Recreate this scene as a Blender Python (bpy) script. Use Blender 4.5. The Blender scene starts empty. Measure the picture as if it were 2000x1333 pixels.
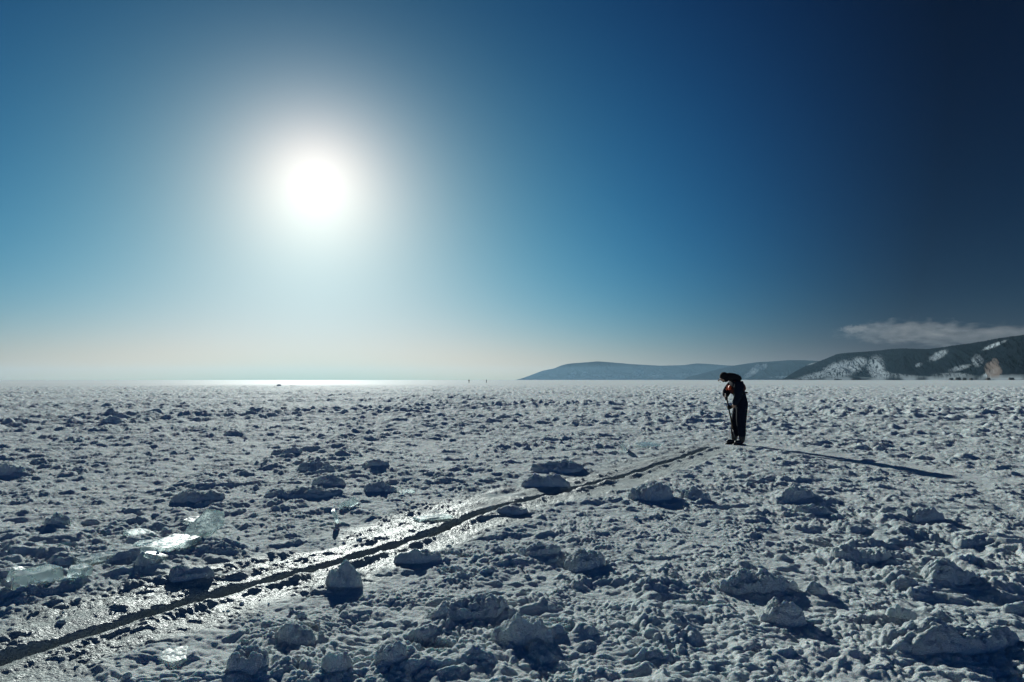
import bpy, bmesh, math, random
import numpy as np
from mathutils import Vector, Matrix, Quaternion, noise as mnoise

random.seed(7); rng = np.random.default_rng(11)
S = bpy.context.scene
COL = S.collection
R = math.radians

# ------------------------------------------------------------------ camera
EYE = 1.41
PITCH = 3.26
cam = bpy.data.cameras.new('camera'); camo = bpy.data.objects.new('camera', cam); COL.objects.link(camo)
cam.lens = 24; cam.sensor_width = 36; cam.clip_start = .05; cam.clip_end = 80000
camo.location = (0, 0, EYE); camo.rotation_euler = (R(90 + PITCH), 0, 0)
S.camera = camo

# ------------------------------------------------------------------ sky, sun, exposure
SUN_EL, SUN_AZ = 16.07, -16.22            # degrees; azimuth from +Y towards +X
sd = Vector((math.sin(R(SUN_AZ)) * math.cos(R(SUN_EL)), math.cos(R(SUN_AZ)) * math.cos(R(SUN_EL)), math.sin(R(SUN_EL))))
SUN_W = 5.0
sl = bpy.data.lights.new('sun', 'SUN'); sl.energy = SUN_W; sl.angle = R(.53); sl.color = (.95, 1, .94)
so = bpy.data.objects.new('sun', sl); COL.objects.link(so); so.location = (0, 0, 50)
so.rotation_euler = sd.to_track_quat('Z', 'Y').to_euler()

W = bpy.data.worlds.new('World'); S.world = W; W.use_nodes = True
nt = W.node_tree; N = nt.nodes; L = nt.links
bg = N['Background']
def wmath(op, a, b=None, clamp=False):
    n = N.new('ShaderNodeMath'); n.operation = op; n.use_clamp = clamp
    for i, v in enumerate((a, b)):
        if v is None: continue
        if isinstance(v, (int, float)): n.inputs[i].default_value = v
        else: L.new(v, n.inputs[i])
    return n.outputs[0]
tc = N.new('ShaderNodeTexCoord')
nrm = N.new('ShaderNodeVectorMath'); nrm.operation = 'NORMALIZE'; L.new(tc.outputs['Generated'], nrm.inputs[0])
dt = N.new('ShaderNodeVectorMath'); dt.operation = 'DOT_PRODUCT'; L.new(nrm.outputs[0], dt.inputs[0]); dt.inputs[1].default_value = sd
ang = wmath('MULTIPLY', wmath('ARCCOSINE', wmath('MINIMUM', dt.outputs['Value'], .999999)), 180 / math.pi)
ang = wmath('MINIMUM', ang, 47.0)
sx = N.new('ShaderNodeSeparateXYZ'); L.new(nrm.outputs[0], sx.inputs[0])
el = wmath('MULTIPLY', wmath('ARCSINE', sx.outputs[2]), 180 / math.pi)
el = wmath('MINIMUM', wmath('MAXIMUM', el, 0.0), 29.0)
a30 = wmath('DIVIDE', ang, 30.0)
hz = wmath('EXPONENT', wmath('DIVIDE', el, -5.0))
feats = [wmath('LOGARITHM', wmath('ADD', ang, 2.0), math.e), a30, wmath('DIVIDE', el, 30.0), hz, wmath('MULTIPLY', hz, a30), wmath('MULTIPLY', a30, a30)]
feats.append(wmath('MULTIPLY', hz, feats[0])); feats.append(wmath('EXPONENT', wmath('DIVIDE', el, -1.8))); feats.append(wmath('EXPONENT', wmath('DIVIDE', ang, -8.0))); feats.append(wmath('MULTIPLY', hz, feats[-1]))
CO = [(-3.5662, -5.2882, -4.6616), (1.2859, 1.2902, 0.9427), (-4.3679, 1.3426, 2.7605), (-1.8739, -1.4639, -0.9924), (-3.2098, -0.1701, 0.9311), (0.6085, 1.0132, 0.8649), (-0.0375, -2.1009, -2.3250), (1.9119, -0.0355, -0.4791), (-1.8582, -0.4809, -0.4521), (3.4793, 4.8914, 4.3110), (-5.6905, -1.7698, -0.1651)]
sky = N.new('ShaderNodeTexSky'); sky.sky_type = 'NISHITA'; sky.sun_disc = False
sky.sun_elevation = R(SUN_EL); sky.sun_rotation = R(SUN_AZ); sky.air_density = 1; sky.dust_density = 1
gm = N.new('ShaderNodeGamma'); L.new(sky.outputs[0], gm.inputs[0]); gm.inputs[1].default_value = .5
comb = N.new('ShaderNodeCombineXYZ')
for ch in range(3):
    acc = None
    for f, c in zip(feats, CO[1:]):
        t = wmath('MULTIPLY', f, c[ch])
        acc = t if acc is None else wmath('ADD', acc, t)
    acc = wmath('EXPONENT', wmath('ADD', acc, CO[0][ch]))
    L.new(acc, comb.inputs[ch])
mul = N.new('ShaderNodeVectorMath'); mul.operation = 'MULTIPLY'; L.new(gm.outputs[0], mul.inputs[0]); L.new(comb.outputs[0], mul.inputs[1])
# the sky away from the sun brightens again towards the antisolar side, loosely as clear air does, but boosted to fill the snow shadows with blue
back = wmath('ADD', wmath('MULTIPLY', wmath('MAXIMUM', wmath('MULTIPLY', dt.outputs['Value'], -1.0), 0.0), 8.0), 1.0)
mul2 = N.new('ShaderNodeVectorMath'); mul2.operation = 'SCALE'; L.new(mul.outputs[0], mul2.inputs[0]); L.new(back, mul2.inputs['Scale'])
L.new(mul2.outputs[0], bg.inputs[0]); bg.inputs[1].default_value = .1 ** .5
S.view_settings.view_transform = 'Standard'; S.view_settings.look = 'None'
S.view_settings.exposure = 0; S.view_settings.gamma = 1
S.cycles.use_denoising = True
S.cycles.max_bounces = 8; S.cycles.volume_bounces = 1; S.cycles.transparent_max_bounces = 8
S.cycles.volume_max_steps = 64
S.cycles.sample_clamp_indirect = 4
try: W.cycles.sampling_method = 'MANUAL'; W.cycles.sample_map_resolution = 512
except Exception: pass

# ------------------------------------------------------------------ helpers
F = 1333.33
def ray(px, py):
    v = Vector((px - 1000, F, -(py - 666.5))).normalized()
    p = R(PITCH)
    return Vector((v.x, v.y * math.cos(p) - v.z * math.sin(p), v.y * math.sin(p) + v.z * math.cos(p)))
def G(px, py, z=0.0):
    d = ray(px, py); t = (z - EYE) / d.z
    return Vector((d.x * t, d.y * t, z))
def azi(px):  # azimuth of a column at the horizon
    d = ray(px, 742); return math.atan2(d.x, d.y)

def tag(o, label=None, cat=None, group=None, kind=None):
    if label: o['label'] = label
    if cat: o['category'] = cat
    if group: o['group'] = group
    if kind: o['kind'] = kind
    return o
def link(name, me, mats=(), parent=None, smooth=True):
    o = bpy.data.objects.new(name, me); COL.objects.link(o)
    for m in (mats if isinstance(mats, (list, tuple)) else [mats]): me.materials.append(m)
    if smooth and len(me.polygons): me.polygons.foreach_set('use_smooth', [True] * len(me.polygons))
    if parent: o.parent = parent
    return o
def empty(name, loc, rz=0):
    o = bpy.data.objects.new(name, None); COL.objects.link(o); o.location = loc; o.rotation_euler = (0, 0, rz); o.empty_display_size = .1
    return o
def npmesh(name, v, f):
    v = np.asarray(v, np.float32); f = np.asarray(f, np.int32)
    me = bpy.data.meshes.new(name)
    me.vertices.add(len(v)); me.vertices.foreach_set('co', v.ravel())
    n, k = f.shape
    me.loops.add(n * k); me.loops.foreach_set('vertex_index', f.ravel())
    me.polygons.add(n); me.polygons.foreach_set('loop_start', np.arange(n, dtype=np.int32) * k)
    me.polygons.foreach_set('use_smooth', np.ones(n, bool))
    me.update(calc_edges=True)
    return me
def gridfaces(r, c):
    i = (np.arange(r - 1)[:, None] * c + np.arange(c - 1)[None, :]).ravel()
    return np.stack([i, i + 1, i + c + 1, i + c], 1)
def attr(me, name, arr):
    a = me.attributes.new(name, 'FLOAT', 'POINT'); a.data.foreach_set('value', np.asarray(arr, np.float32).ravel())

def _h(ix, iy, seed):
    h = (ix.astype(np.int64) * 374761393 + iy.astype(np.int64) * 668265263 + seed * 1274126177) & 0xffffffff
    h = ((h ^ (h >> 13)) * 1274126177) & 0xffffffff
    return (h ^ (h >> 16)) & 0xffff
_ga = np.linspace(0, 2 * np.pi, 65536, endpoint=False)
_gx = np.cos(_ga).astype(np.float32); _gy = np.sin(_ga).astype(np.float32)
def pn(x, y, seed=0):            # gradient noise, about -0.7..0.7
    fx0 = np.floor(x); fy0 = np.floor(y)
    ix = fx0.astype(np.int64); iy = fy0.astype(np.int64)
    fx = (x - fx0).astype(np.float32); fy = (y - fy0).astype(np.float32)
    u = fx * fx * fx * (fx * (fx * 6 - 15) + 10); v = fy * fy * fy * (fy * (fy * 6 - 15) + 10)
    def g(dx, dy):
        h = _h(ix + dx, iy + dy, seed)
        return _gx[h] * (fx - dx) + _gy[h] * (fy - dy)
    a = g(0, 0); b = g(1, 0); c = g(0, 1); d = g(1, 1)
    return (a + u * (b - a)) + v * ((c + u * (d - c)) - (a + u * (b - a)))
def fbm(x, y, o, seed=0, gain=.5):
    s = 0; a = 1; k = 1
    for i in range(o):
        s = s + a * pn(x * k + 17.3 * i, y * k - 9.1 * i, seed + i * 7); a *= gain; k *= 2.03
    return s
def wor(x, y, seed=0):           # rounded grains: 1 at the middle of a grain, 0 in the seams
    fx0 = np.floor(x); fy0 = np.floor(y); ix = fx0.astype(np.int64); iy = fy0.astype(np.int64)
    fx = (x - fx0).astype(np.float32); fy = (y - fy0).astype(np.float32)
    best = np.full(x.shape, 9., np.float32)
    for dx in (-1, 0, 1):
        for dy in (-1, 0, 1):
            h = _h(ix + dx, iy + dy, seed)
            jx = dx + .15 + .7 * ((h & 255) / 255.).astype(np.float32); jy = dy + .15 + .7 * ((h >> 8) / 255.).astype(np.float32)
            best = np.minimum(best, (fx - jx) ** 2 + (fy - jy) ** 2)
    return 1 - np.clip(best / .75, 0, 1)
def ss(a, b, x):
    t = np.clip((x - a) / (b - a), 0, 1); return t * t * (3 - 2 * t)

# ------------------------------------------------------------------ materials
def mat(name):
    m = bpy.data.materials.new(name); m.use_nodes = True
    return m, m.node_tree.nodes, m.node_tree.links, m.node_tree.nodes['Principled BSDF']
def simple(name, col, rough=.7, spec=.3, var=.25, scale=30, bump=.0, metal=0):
    m, n, l, b = mat(name)
    t = n.new('ShaderNodeTexNoise'); t.inputs['Scale'].default_value = scale; t.inputs['Detail'].default_value = 4
    oc = n.new('ShaderNodeTexCoord'); l.new(oc.outputs['Object'], t.inputs['Vector'])
    r = n.new('ShaderNodeValToRGB'); l.new(t.outputs[0], r.inputs[0])
    r.color_ramp.elements[0].position = .3; r.color_ramp.elements[1].position = .7
    r.color_ramp.elements[0].color = (*[c * (1 - var) for c in col], 1); r.color_ramp.elements[1].color = (*[min(1, c * (1 + var)) for c in col], 1)
    l.new(r.outputs[0], b.inputs['Base Color']); b.inputs['Roughness'].default_value = rough
    b.inputs['Specular IOR Level'].default_value = spec; b.inputs['Metallic'].default_value = metal
    if bump:
        bp = n.new('ShaderNodeBump'); bp.inputs['Strength'].default_value = bump; bp.inputs['Distance'].default_value = .01
        l.new(t.outputs[0], bp.inputs['Height']); l.new(bp.outputs[0], b.inputs['Normal'])
    return m

def snow_material(name, use_ice):
    m, n, l, b = mat(name)
    geo = n.new('ShaderNodeNewGeometry')
    def nz(scale, detail, rough=.6):
        t = n.new('ShaderNodeTexNoise'); t.inputs['Scale'].default_value = scale; t.inputs['Detail'].default_value = detail
        t.inputs['Roughness'].default_value = rough; l.new(geo.outputs['Position'], t.inputs['Vector']); return t.outputs[0]
    big = nz(.9, 4); grain = nz(55, 3, .7); fine = nz(190, 2, .7)
    def ramp(src, p0, c0, p1, c1):
        r = n.new('ShaderNodeValToRGB'); l.new(src, r.inputs[0]); e = r.color_ramp.elements
        e[0].position = p0; e[0].color = (*c0, 1); e[1].position = p1; e[1].color = (*c1, 1); return r.outputs[0]
    snowc = ramp(big, .35, (.72, .81, .82), .65, (.80, .87, .87))
    def mth(op, a, bb):
        q = n.new('ShaderNodeMath'); q.operation = op
        for i, v in enumerate((a, bb)):
            if isinstance(v, (int, float)): q.inputs[i].default_value = v
            else: l.new(v, q.inputs[i])
        return q.outputs[0]
    if use_ice:
        at = n.new('ShaderNodeAttribute'); at.attribute_name = 'ice'; ice = at.outputs['Fac']
        icec = ramp(grain, .3, (.52, .60, .58), .7, (.68, .75, .73))
        mx = n.new('ShaderNodeMix'); mx.data_type = 'RGBA'; l.new(ice, mx.inputs['Factor']); l.new(snowc, mx.inputs['A']); l.new(icec, mx.inputs['B'])
        wt = n.new('ShaderNodeAttribute'); wt.attribute_name = 'wet_shade'
        m3 = n.new('ShaderNodeMix'); m3.data_type = 'RGBA'; l.new(wt.outputs['Fac'], m3.inputs['Factor']); l.new(mx.outputs['Result'], m3.inputs['A']); m3.inputs['B'].default_value = (.07, .095, .105, 1)  # dark soaked ice plus the crack wall's shade, both put into the colour
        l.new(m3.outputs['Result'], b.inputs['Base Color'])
        rr = n.new('ShaderNodeMapRange'); l.new(ice, rr.inputs[0]); rr.inputs[3].default_value = .8; rr.inputs[4].default_value = .36
        l.new(rr.outputs[0], b.inputs['Roughness'])
        sp = n.new('ShaderNodeMapRange'); l.new(ice, sp.inputs[0]); sp.inputs[3].default_value = .05; sp.inputs[4].default_value = .10
        l.new(sp.outputs[0], b.inputs['Specular IOR Level'])
    else:
        l.new(snowc, b.inputs['Base Color']); b.inputs['Roughness'].default_value = .8; b.inputs['Specular IOR Level'].default_value = .05
    b.inputs['IOR'].default_value = 1.31
    b.inputs['Subsurface Weight'].default_value = .5 if use_ice else .32; b.inputs['Subsurface Radius'].default_value = (.5, .8, 1.0); b.inputs['Subsurface Scale'].default_value = .018
    hsum = mth('ADD', mth('MULTIPLY', grain, 1.0), mth('MULTIPLY', fine, .45))
    bp = n.new('ShaderNodeBump'); bp.inputs['Strength'].default_value = 1.0; bp.inputs['Distance'].default_value = .04
    if use_ice:
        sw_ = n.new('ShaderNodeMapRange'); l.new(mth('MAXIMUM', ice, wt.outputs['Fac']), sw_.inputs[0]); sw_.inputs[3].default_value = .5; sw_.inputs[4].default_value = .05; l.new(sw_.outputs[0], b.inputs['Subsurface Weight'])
    if use_ice:      # angular crystals in the refrozen slush
        vo = n.new('ShaderNodeTexVoronoi'); vo.inputs['Scale'].default_value = 75; l.new(geo.outputs['Position'], vo.inputs['Vector'])
        hsum = mth('ADD', hsum, mth('MULTIPLY', mth('MULTIPLY', vo.outputs['Distance'], ice), .55))
    l.new(hsum, bp.inputs['Height']); l.new(bp.outputs[0], b.inputs['Normal'])
    return m
M_snow = snow_material('snow_with_ice', True)
M_lump = snow_material('lump_snow', False)

# ------------------------------------------------------------------ the crack and the height of the snow
crack_px = [(-420, 1425), (-200, 1368), (0, 1309), (200, 1243), (400, 1178), (590, 1124), (700, 1095), (860, 1045), (960, 1003), (1100, 965), (1250, 924), (1330, 899), (1398, 876)]
CP = np.array([[*G(x, y)[:2]] for x, y in crack_px])
def crack_coords(x, y):
    """signed distance from the crack (positive on the sunward side) and position along it 0..1"""
    best = np.full(x.shape, 1e9, np.float32); sg = np.zeros(x.shape, np.float32); al = np.zeros(x.shape, np.float32)
    for i in range(len(CP) - 1):
        a = CP[i]; b = CP[i + 1]; d = b - a; ln = np.hypot(*d); d = d / ln
        rx = x - a[0]; ry = y - a[1]
        t = np.clip(rx * d[0] + ry * d[1], 0, ln)
        qx = rx - d[0] * t; qy = ry - d[1] * t; q = np.hypot(qx, qy)
        s = np.sign(d[0] * ry - d[1] * rx)
        m = q < best
        best = np.where(m, q, best); sg = np.where(m, s, sg); al = np.where(m, (i + t / ln) / (len(CP) - 1), al)
    return best * sg, al

PERS = G(1446, 869)
LUMPS = [  # px, base py, width px, height px, depth factor, label
 (668, 1152, 66, 44, .9, 'tall rough snow lump on the near lip of the crack, right beside the sun glint'),
 (1272, 984, 84, 40, .7, 'blocky snow lump with a bright rim midway between the crack and the standing figure'),
 (1362, 985, 50, 22, .8, 'small low snow lump just right of the blocky bright-rimmed one'),
 (1146, 1118, 78, 38, .8, 'rounded dome of snow alone in the middle foreground below the crack'),
 (1020, 1268, 110, 52, .7, 'large dark peaked snow lump near the bottom edge, left of the tread-marked boot prints'),
 (1532, 1232, 84, 42, .8, 'round snow mound casting a long thin shadow in the right foreground'),
 (1095, 925, 112, 16, .5, 'upper flat snow cake of the pair lying just above the crack'),
 (1066, 955, 78, 26, .6, 'lower smooth rounded snow cake of the pair lying just above the crack'),
 (615, 925, 76, 15, .6, 'low snow lump, upper of two left of centre in the middle distance'),
 (640, 957, 62, 19, .6, 'snow lump with a pointed left end just under the low one left of centre'),
 (585, 978, 130, 14, .5, 'long dark snow ridge stretched below the two lumps left of centre'),
 (738, 970, 60, 18, .6, 'small dark snow lump right of the long snow ridge'),
 (730, 922, 50, 15, .6, 'small snow lump in the middle distance directly above the upright ice shards'),
 (213, 834, 52, 12, .7, 'small snow lump far out on the left near the horizon'),
 (560, 892, 54, 12, .6, 'thin snow lump far out, left of the picture centre'),
 (380, 988, 104, 20, .5, 'wide dark snow mound on the left above the heap of ice plates'),
 (105, 1043, 46, 26, .7, 'boxy snow chunk standing at the far left above the ice plates'),
 (15, 935, 60, 18, .7, 'snow mound cut by the left edge of the picture'),
 (905, 1212, 150, 26, .5, 'broad flat-topped snow hummock with a dark face in the bottom middle'),
 (1055, 1095, 70, 22, .6, 'low dark snow lump up and left of the rounded dome'),
 (1862, 1150, 96, 30, .6, 'grey humped snow drift in the right foreground with a smooth dark face'),
 (1690, 1110, 110, 30, .5, 'swept snow drift left of the grey humped drift at the right'),
 (1490, 1165, 130, 28, .5, 'long low snow hummock up and left of the round mound at the right'),
 (1600, 1175, 40, 15, .7, 'small snow nub at the right end of the long low hummock'),
 (1765, 1228, 50, 22, .8, 'knob of snow just up and left of the largest drift'),
 (1880, 1292, 250, 52, .55, 'largest snow drift, bottom right corner, with a deep dark shadow'),
 (368, 1140, 80, 17, .6, 'dark snow bank beside the slushy ice, right of the tilted glittering plate'),
 (285, 1118, 46, 26, .8, 'little snow heap at the foot of the tilted glittering ice plate'),
 (1562, 985, 54, 18, .6, 'small snow lump in the middle distance right of the standing figure'),
 (1810, 1022, 70, 20, .6, 'low snow lump in the middle distance close to the right edge'),
 (1590, 1010, 60, 16, .6, 'flat snow lump just below the small one right of the figure'),
 (480, 1318, 76, 34, .9, 'lumpy snow pile rising from the bottom edge left of centre'),
 (655, 1330, 56, 32, .9, 'snow pile cut by the bottom edge below the tall rough lump'),
 (765, 1318, 60, 18, .7, 'low snow pile by the bottom edge left of the large dark peaked lump'),
 (572, 1262, 70, 20, .8, 'small twin-topped snow lump below the sun glint'),
 (1000, 1010, 60, 11, .6, 'small snow bump on the near lip halfway along the crack'),
 (815, 1103, 74, 22, .6, 'craggy snow bump on the near lip right of the sun glint'),
]
LD = []
for px, py, w, h, dp, lab in LUMPS:
    g = G(px, py); d = math.hypot(g.x, g.y)
    LD.append((g.x, g.y, w * g.y / F / 2, h * g.y / F, dp))

def height(x, y, want_ice=False):
    x = np.asarray(x, np.float64); y = np.asarray(y, np.float64)
    r = np.hypot(x, y)
    wx = x + .16 * pn(x * 1.7, y * 1.7, 91) + .05 * pn(x * 6, y * 6, 92); wy = y + .16 * pn(x * 1.7 + 5, y * 1.7, 93) + .05 * pn(x * 6, y * 6 + 3, 94)
    s, al = crack_coords(x.astype(np.float32), y.astype(np.float32))
    end = ss(1.0, .985, al)
    sw = s + .035 * pn(x * 3.1, y * 3.1, 55) + .018 * pn(x * 11, y * 11, 56)
    wz = .95 * (1 - .45 * al)
    calm = np.where(s > 0, ss(wz + .35, wz * .6, sw + .35 * pn(x * 1.3, y * 1.3, 57)), ss(-.62, -.3, sw + .2 * pn(x * 1.5, y * 1.5, 58))) * ss(1.02, .97, al)
    calm = np.clip(calm, 0, 1)
    # broad swell and patchiness
    z = .035 * fbm(x * .33, y * .33, 2, 3)
    patch = ss(-.12, .34, pn(x * .45, y * .45, 12) + .4 * pn(x * 1.3, y * 1.3, 13))
    # refrozen chunks: steep-edged islands at three sizes
    c1 = fbm(wx * 1.35, wy * 1.35, 3, 21); c1 = ss(.06, .34, c1) * (.75 + .8 * pn(x * 2.2, y * 2.2, 23))
    c2 = fbm(wx * 3.1, wy * 3.1, 3, 31); c2 = ss(.06, .36, c2) * (.8 + .7 * pn(x * 5, y * 5, 33))
    c3 = fbm(wx * 7.5, wy * 7.5, 2, 41); c3 = ss(-.1, .5, c3)
    c4 = fbm(wx * 17, wy * 17, 2, 43); c4 = ss(-.2, .6, c4)
    rough = (.3 + .75 * patch) * (1 - .93 * calm) * (1 + .7 * ss(6, 18, r))
    z = z + (rough * (.034 * c1 + .022 * c2) + (1 - .6 * calm) * (.35 + .65 * patch) * (.015 * c3 + .008 * c4))
    # crumbs and grain
    fade = ss(90, 20, r)
    bil = np.abs(fbm(x * 12, y * 12, 2, 51)); cr = np.abs(pn(x * 30, y * 30, 53))
    z = z + (1 - .5 * calm) * fade * (.010 * bil * (.4 + .6 * np.clip(c1 + c2 + c3, 0, 1)) + .006 * cr * (.3 + .7 * np.clip(c2 + c3 + calm, 0, 1)))
    # grains of refrozen snow, coarse on the chunks and fine everywhere
    wq = np.clip(c1 + .8 * c2 + .3, 0, 1); px_ = wx + .02 * pn(x * 14, y * 14, 47); py_ = wy + .02 * pn(x * 14, y * 14, 48)
    z = z + fade * (1 - .35 * calm) * (.025 * (.12 + .88 * wq) * wor(px_ * 9, py_ * 9, 45) * (.4 + 1.1 * ss(-.3, .4, pn(x * 4, y * 4, 49))) + .018 * wor(px_ * 24, py_ * 24, 46) * (.5 + ss(-.3, .3, pn(x * 2.2, y * 2.2, 50))))
    # wind ripples in the flats, mostly on the right
    rip = np.sin((x * .55 + y * .85 + .12 * pn(x * 3, y * 3, 61)) * 2 * math.pi / .16)
    z = z + .0045 * rip * (1 - patch) * ss(.5, 3, x) * (1 - calm) * fade
    # gentle swelling under the big lumps
    for lx, ly, hw, hh, dp in LD:
        z = z + .12 * hh * np.exp(-(((x - lx) / (hw * 1.5)) ** 2 + ((y - ly) / (hw * 1.5 * max(dp, .6))) ** 2))
    # everything calms down at the edge of the rubble
    zone = ss(200, 150, r + 25 * pn(x * .02, y * .02, 71))
    z = z * (.12 + .88 * zone)
    big = ss(9, 30, r) * zone
    z = z + big * (.065 * ss(.02, .26, fbm(wx * .75, wy * .75, 2, 81)) + .06 * ss(.0, .25, pn(wx * 1.6, wy * 1.1, 83)) + .045 * ss(0, .3, pn(x * 3.2, y * 1.7, 85))) * (.5 + ss(-.3, .3, pn(x * .12, y * .12, 84)))
    # rims of pushed-up slush and the crack itself
    rimn = np.clip(.6 + 1.1 * pn(x * 2.3, y * 2.3, 65), .1, 1.4)
    z = z + end * (.036 * np.exp(-((sw + .07) / .05) ** 2) * rimn + .028 * np.exp(-((sw - .36) / .07) ** 2) * rimn
                   + .03 * np.exp(-((sw - .62) / .08) ** 2) * np.clip(pn(x * 1.7, y * 1.7, 66) * 3, 0, 1))
    cw = .84 - .26 * al; ch = ss(-.014, .012, sw) * (1 - ss(.085 * cw, .27 * cw, sw + .03 * pn(x * 7, y * 7, 59)))
    wnear = ss(.0, .35, al)
    z = z - end * ch * (.21 - .06 * wnear) * ss(-.05, .08, sw + .11)
    # a trodden place under the figure
    q = np.hypot(x - PERS.x, y - PERS.y)
    fl = ss(.75, .3, q); z = z * (1 - fl) + (.0 + .006 * bil) * fl
    sdx, sdy = -math.sin(R(SUN_AZ)), -math.cos(R(SUN_AZ)); al_ = (x - PERS.x) * sdx + (y - PERS.y) * sdy; pe = (x - PERS.x) * sdy - (y - PERS.y) * sdx
    z = z - (z - .01) * .62 * ss(.75, .3, np.abs(pe)) * ss(-.2, .3, al_) * ss(6.6, 5.6, al_)
    # boot prints with treads
    for bx, by, yaw in BOOTS:
        dx = x - bx; dy = y - by
        u = dx * math.cos(yaw) + dy * math.sin(yaw); v = -dx * math.sin(yaw) + dy * math.cos(yaw)
        e = (u / .155) ** 2 + (v / (.052 + .012 * np.clip(u / .15, -1, 1))) ** 2
        inn = ss(1.15, .85, e)
        z = z - inn * (.022 + .010 * np.sign(np.sin(u * 2 * math.pi / .032))) + .010 * np.exp(-((e - 1.45) / .35) ** 2)
    if want_ice:
        WET_SHADE[:] = [end * ch * ss(-.02, .0, sw) * ss(.3, .12, sw)]
        ice = 1.0 * calm * ss(-.4, .15, pn(x * 2.1, y * 2.1, 67) + .5 * pn(x * 6, y * 6, 68) + .22 + .25 * ss(.5, 0, np.abs(s)))
        ice = ice * (1 - .8 * end * ch)
        farice = ss(150, 260, r) * .12
        return z, np.clip(np.maximum(ice, farice), 0, 1)
    return z
BOOTS = []; WET_SHADE = []
for bx, by, yaw in ((1078, 1232, -.9), (838, 1262, -.5), (880, 1120, -.7), (905, 1090, -.6), (1370, 1190, -.3)):
    g = G(bx, by); BOOTS.append((g.x, g.y, yaw))
def hz1(x, y): return float(height(np.array([x]), np.array([y]))[0])

# ------------------------------------------------------------------ ground: one sheet, fine near, coarser far
th = np.concatenate([np.linspace(-78, -43, 45)[:-1], np.arange(-43, 43, .084), np.linspace(43, 78, 45)])
th = np.radians(th)
rs = [.9]
while rs[-1] < 260:
    d = rs[-1]
    k = .02 if d < 2.3 else np.interp(math.log(d), [math.log(2.3), math.log(6), math.log(15), math.log(60), math.log(260)], [.0024, .0030, .0042, .0065, .011])
    rs.append(d * (1 + k))
rs = np.array(rs)
RR, TT = np.meshgrid(rs, th, indexing='ij')
X = RR * np.sin(TT); Y = RR * np.cos(TT)
Z, ICE = height(X.ravel(), Y.ravel(), True)
me = npmesh('snow_field', np.stack([X.ravel(), Y.ravel(), Z], 1), gridfaces(len(rs), len(th))[:, ::-1])
attr(me, 'ice', ICE); attr(me, 'wet_shade', WET_SHADE[0])
o = link('snow_field', me, M_snow, smooth=False); tag(o, kind='structure')
zlast = Z.reshape(RR.shape)[-1]
r2 = np.geomspace(rs[-1], 17500, 150)
th2 = np.radians(np.linspace(-78, 78, 640))
R2, T2 = np.meshgrid(r2, th2, indexing='ij'); X2 = R2 * np.sin(T2); Y2 = R2 * np.cos(T2)
Z2 = .05 * fbm(X2 * .05, Y2 * .05, 2, 5) * ss(260, 400, R2)
ridge = .5 * (np.exp(-((R2 - 900 - 120 * pn(X2 * .002, Y2 * .002, 8)) / 60) ** 2) * 1.2 + np.exp(-((R2 - 1900 - 300 * pn(X2 * .001, Y2 * .001, 9)) / 150) ** 2) * 2.6)
Z2 = Z2 + ridge * np.clip(.35 + 1.6 * pn(X2 * .012, Y2 * .012, 10) + .8 * pn(X2 * .05, Y2 * .05, 14), 0, 1.5)
Z2[0] = np.interp(th2, th, zlast) - .004
me = npmesh('lake_ice', np.stack([X2.ravel(), Y2.ravel(), Z2.ravel()], 1), gridfaces(len(r2), len(th2))[:, ::-1])
attr(me, 'ice', np.clip(.06 + .25 * pn(X2 * .004, Y2 * .004, 15), .0, .25))
tag(link('lake_ice', me, M_snow, smooth=False), kind='structure')
# the lake sheet goes on behind the camera, one coarse ring
tb = np.radians(np.linspace(78, 282, 60)); rb = np.array([.0, .9, 3, 12, 60, 300, 2000, 17500])
RB, TB = np.meshgrid(rb, tb, indexing='ij'); XB = RB * np.sin(TB); YB = RB * np.cos(TB)
me = npmesh('snow_field', np.stack([XB.ravel(), YB.ravel(), np.zeros(XB.size)], 1), gridfaces(len(rb), len(tb))[:, ::-1])
attr(me, 'ice', np.zeros(XB.size)); tag(link('snow_field', me, M_snow, smooth=False), kind='structure')

# dark water standing in the crack
wat, n_, l_, b_ = mat('crack_water'); b_.inputs['Base Color'].default_value = (.002, .004, .005, 1); b_.inputs['Specular IOR Level'].default_value = .12; b_.inputs['Roughness'].default_value = .15; b_.inputs['IOR'].default_value = 1.33
t = n_.new('ShaderNodeTexNoise'); t.inputs['Scale'].default_value = 40; t.inputs['Detail'].default_value = 3
g_ = n_.new('ShaderNodeNewGeometry'); l_.new(g_.outputs['Position'], t.inputs['Vector'])
bp = n_.new('ShaderNodeBump'); bp.inputs['Strength'].default_value = .35; bp.inputs['Distance'].default_value = .01; l_.new(t.outputs[0], bp.inputs['Height']); l_.new(bp.outputs[0], b_.inputs['Normal'])
vv = []; nP = 120
seg = np.linspace(0, len(CP) - 1.001, nP)
for q in seg:
    i = int(q); a = CP[i]; b = CP[i + 1]; p = a + (b - a) * (q - i); d = (b - a) / np.hypot(*(b - a)); nn = np.array([-d[1], d[0]])
    zz = -.088 + .02 * min(1, q / 5)
    for w_ in (-.06, .02, .12, .22): vv.append((*(p + nn * w_), zz))
me = npmesh('crack_water', vv, gridfaces(nP, 4)[:, ::-1]); tag(link('water', me, wat, smooth=False), kind='structure')

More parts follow.
